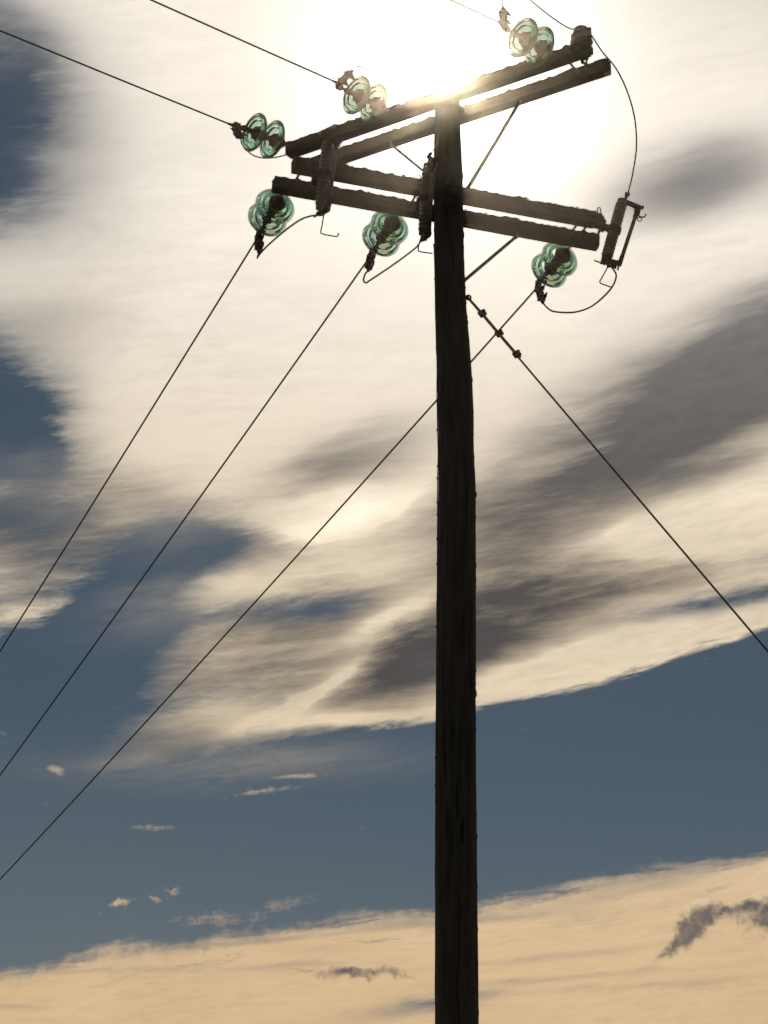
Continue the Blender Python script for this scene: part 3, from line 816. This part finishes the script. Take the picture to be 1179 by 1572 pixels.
jumper([t3, at_y(395, 396, t3.y), at_y(398, 391, t3.y - .02), at_y(412, 376, t3.y - .12), at_y(440, 352, t3.y - .35), at_y(462, 337, t3.y - .5), at_y(480, 331, yC1 + .1), at_y(496, 330, yC1), b3], .0056,
       'jumper wire rising from the lower left insulators to the left cutout')
t4 = CL[4][0]
b4 = cutp(2, -.01, 0, -H - .03)
jumper([t4, at_y(561, 420, t4.y), at_y(558, 430, t4.y), at_y(562, 434, t4.y - .03), at_y(570, 429, t4.y - .08), at_y(600, 409, t4.y - .3), at_y(630, 387, t4.y - .5), at_y(643, 375, yC2 + .05), at_y(648, 360, yC2 + .02), b4], .0056,
       'sharply kinked jumper wire rising to the fuse cutout beside the pole')
t5 = CL[5][0]
b5 = cutp(0, .03, 0, -H - .045)
jumper([t5, at_y(842, 474, t5.y), at_y(852, 478.5, t5.y - .02), at_y(880, 479.5, t5.y - .1), at_y(905, 472, t5.y - .2), at_y(925, 457, yR + .1), at_y(940, 440, yR), at_y(946, 424, yR), at_y(942, 414, yR), b5], .0056,
       'jumper wire sagging in a wide bow below the right hand fuse cutout')
# bent operating loops that hang under the cutouts
def loop(P, par, lab=None):
    b = MB(); b.tube(P, .0042, 6); o = b.build('wire_loop', M['copper'], None)
    o.parent = par; bpy.context.view_layer.update(); o.matrix_parent_inverse = par.matrix_world.inverted()
    return o
loop(smooth_path([at_y(497, 330, yC1), at_y(494.5, 345, yC1), at_y(492.5, 356, yC1), at_y(495, 359, yC1 - .01), at_y(506, 361.5, yC1 - .02), at_y(516, 363, yC1 - .02), at_y(519, 361, yC1 - .02), at_y(519.5, 358, yC1 - .02)], 4), cuts[1])
loop(smooth_path([at_y(643, 375, yC2), at_y(642, 383, yC2), at_y(644, 386, yC2 - .01), at_y(655, 388, yC2 - .02), at_y(664, 389, yC2 - .02)], 4), cuts[2])
loop([at_y(933, 410, yR), at_y(926, 423, yR), at_y(920.6, 432, yR), at_y(922, 435, yR - .01), at_y(930, 438, yR - .01), at_y(938.5, 441, yR)], cuts[0])

# ------------------------------------------------------------------ guy wire
gtop = at_y(717, 456, Y0 - .01)
gm_ = at_z(1179, 1000, 8.35)
gd = (gm_ - gtop).normalized()
gend = gtop + gd * (gtop.z / -gd.z)
GW = thing('guy_wire', 'guy wire with three dark clamps slanting down from the pole to the right', 'guy wire', tuple(gend))
b = MB(); b.tube([gtop + gd * (gend - gtop).length * i / 60  for i in range(61)], .0062, 8); b.build('steel_strand', M['steel'], GW, smooth=True)
side = gd.cross(Vector((0, 1, 0))).normalized()
def along_guy(px):
    best = None
    for i in range(3000):
        p = gtop + gd * i * .001; d = p - EYE; X = 589.5 + FPX * d.x / d.dot(ray(589.5, 786))
        if best is None or abs(X - px) < best[0]: best = (abs(X - px), p)
    return best[1]
b = MB(); p1 = along_guy(797); b.tube(smooth_path([gtop + side * .004, along_guy(745) + side * .008, along_guy(768) + side * .007, along_guy(790) + side * .008, p1 + side * .012], 6), .0058, 6); b.build('doubled_strand', M['steel'], GW)
b = MB(); b.tube([gtop - Vector((.12, 0, 0)), gtop + Vector((.004, 0, .0))], .010, 8); b.ring(gtop + Vector((.008, 0, -.004)), (0, 1, 0), .015, .006, 14, 6); b.build('eye_bolt', M['iron'], GW)
for px in (739, 765, 792):
    p = along_guy(px); b = MB(); up_ = -side if (-side).z > 0 else side
    rt = Vector((1, 0, 0)); 
    b.bar(p - gd * .018, p + gd * .018, .030, .022, Vector((0, 1, 0)))
    b.tube([p - gd * .010 - up_ * .012, p - gd * .010 + up_ * .034], .006, 6); b.tube([p + gd * .010 - up_ * .012, p + gd * .010 + up_ * .030], .006, 6)
    b.tube([p - gd * .010 + up_ * .018, p - gd * .010 + up_ * .030], .012, 6); b.tube([p + gd * .010 + up_ * .016, p + gd * .010 + up_ * .026], .012, 6)
    b.build('cable_clamp', M['iron'], GW)
b = MB(); b.tube([gend + Vector((-gd.x, -gd.y, -gd.z)) * .9, gend + gd * .6], .011, 8); b.ring(gend - gd * .92, (0, 1, 0), .03, .009, 14, 6); b.build('anchor_rod', M['iron'], GW)

# ------------------------------------------------------------------ air: haze added to stand in for lens glow near the sun
hb = MB(); hx = 3400.0
hb.box((0, 0, (14.0 - 4.0) / 2), (hx, hx, 9.0))
hz = bpy.data.materials.new('air'); hz.use_nodes = True; ht = hz.node_tree; ht.nodes.clear()
pv_ = ht.nodes.new('ShaderNodeVolumePrincipled'); pv_.inputs['Color'].default_value = (1.0, 0.84, 0.66, 1); pv_.inputs['Density'].default_value = HAZE_D if 'HAZE_D' in globals() else 0.00058
pv_.inputs['Anisotropy'].default_value = 0.99
hout = ht.nodes.new('ShaderNodeOutputMaterial'); ht.links.new(pv_.outputs[0], hout.inputs['Volume'])
ho = hb.build('haze', hz); tag(ho, 'thin haze added around the pole to stand in for lens glow', None, kind='stuff')
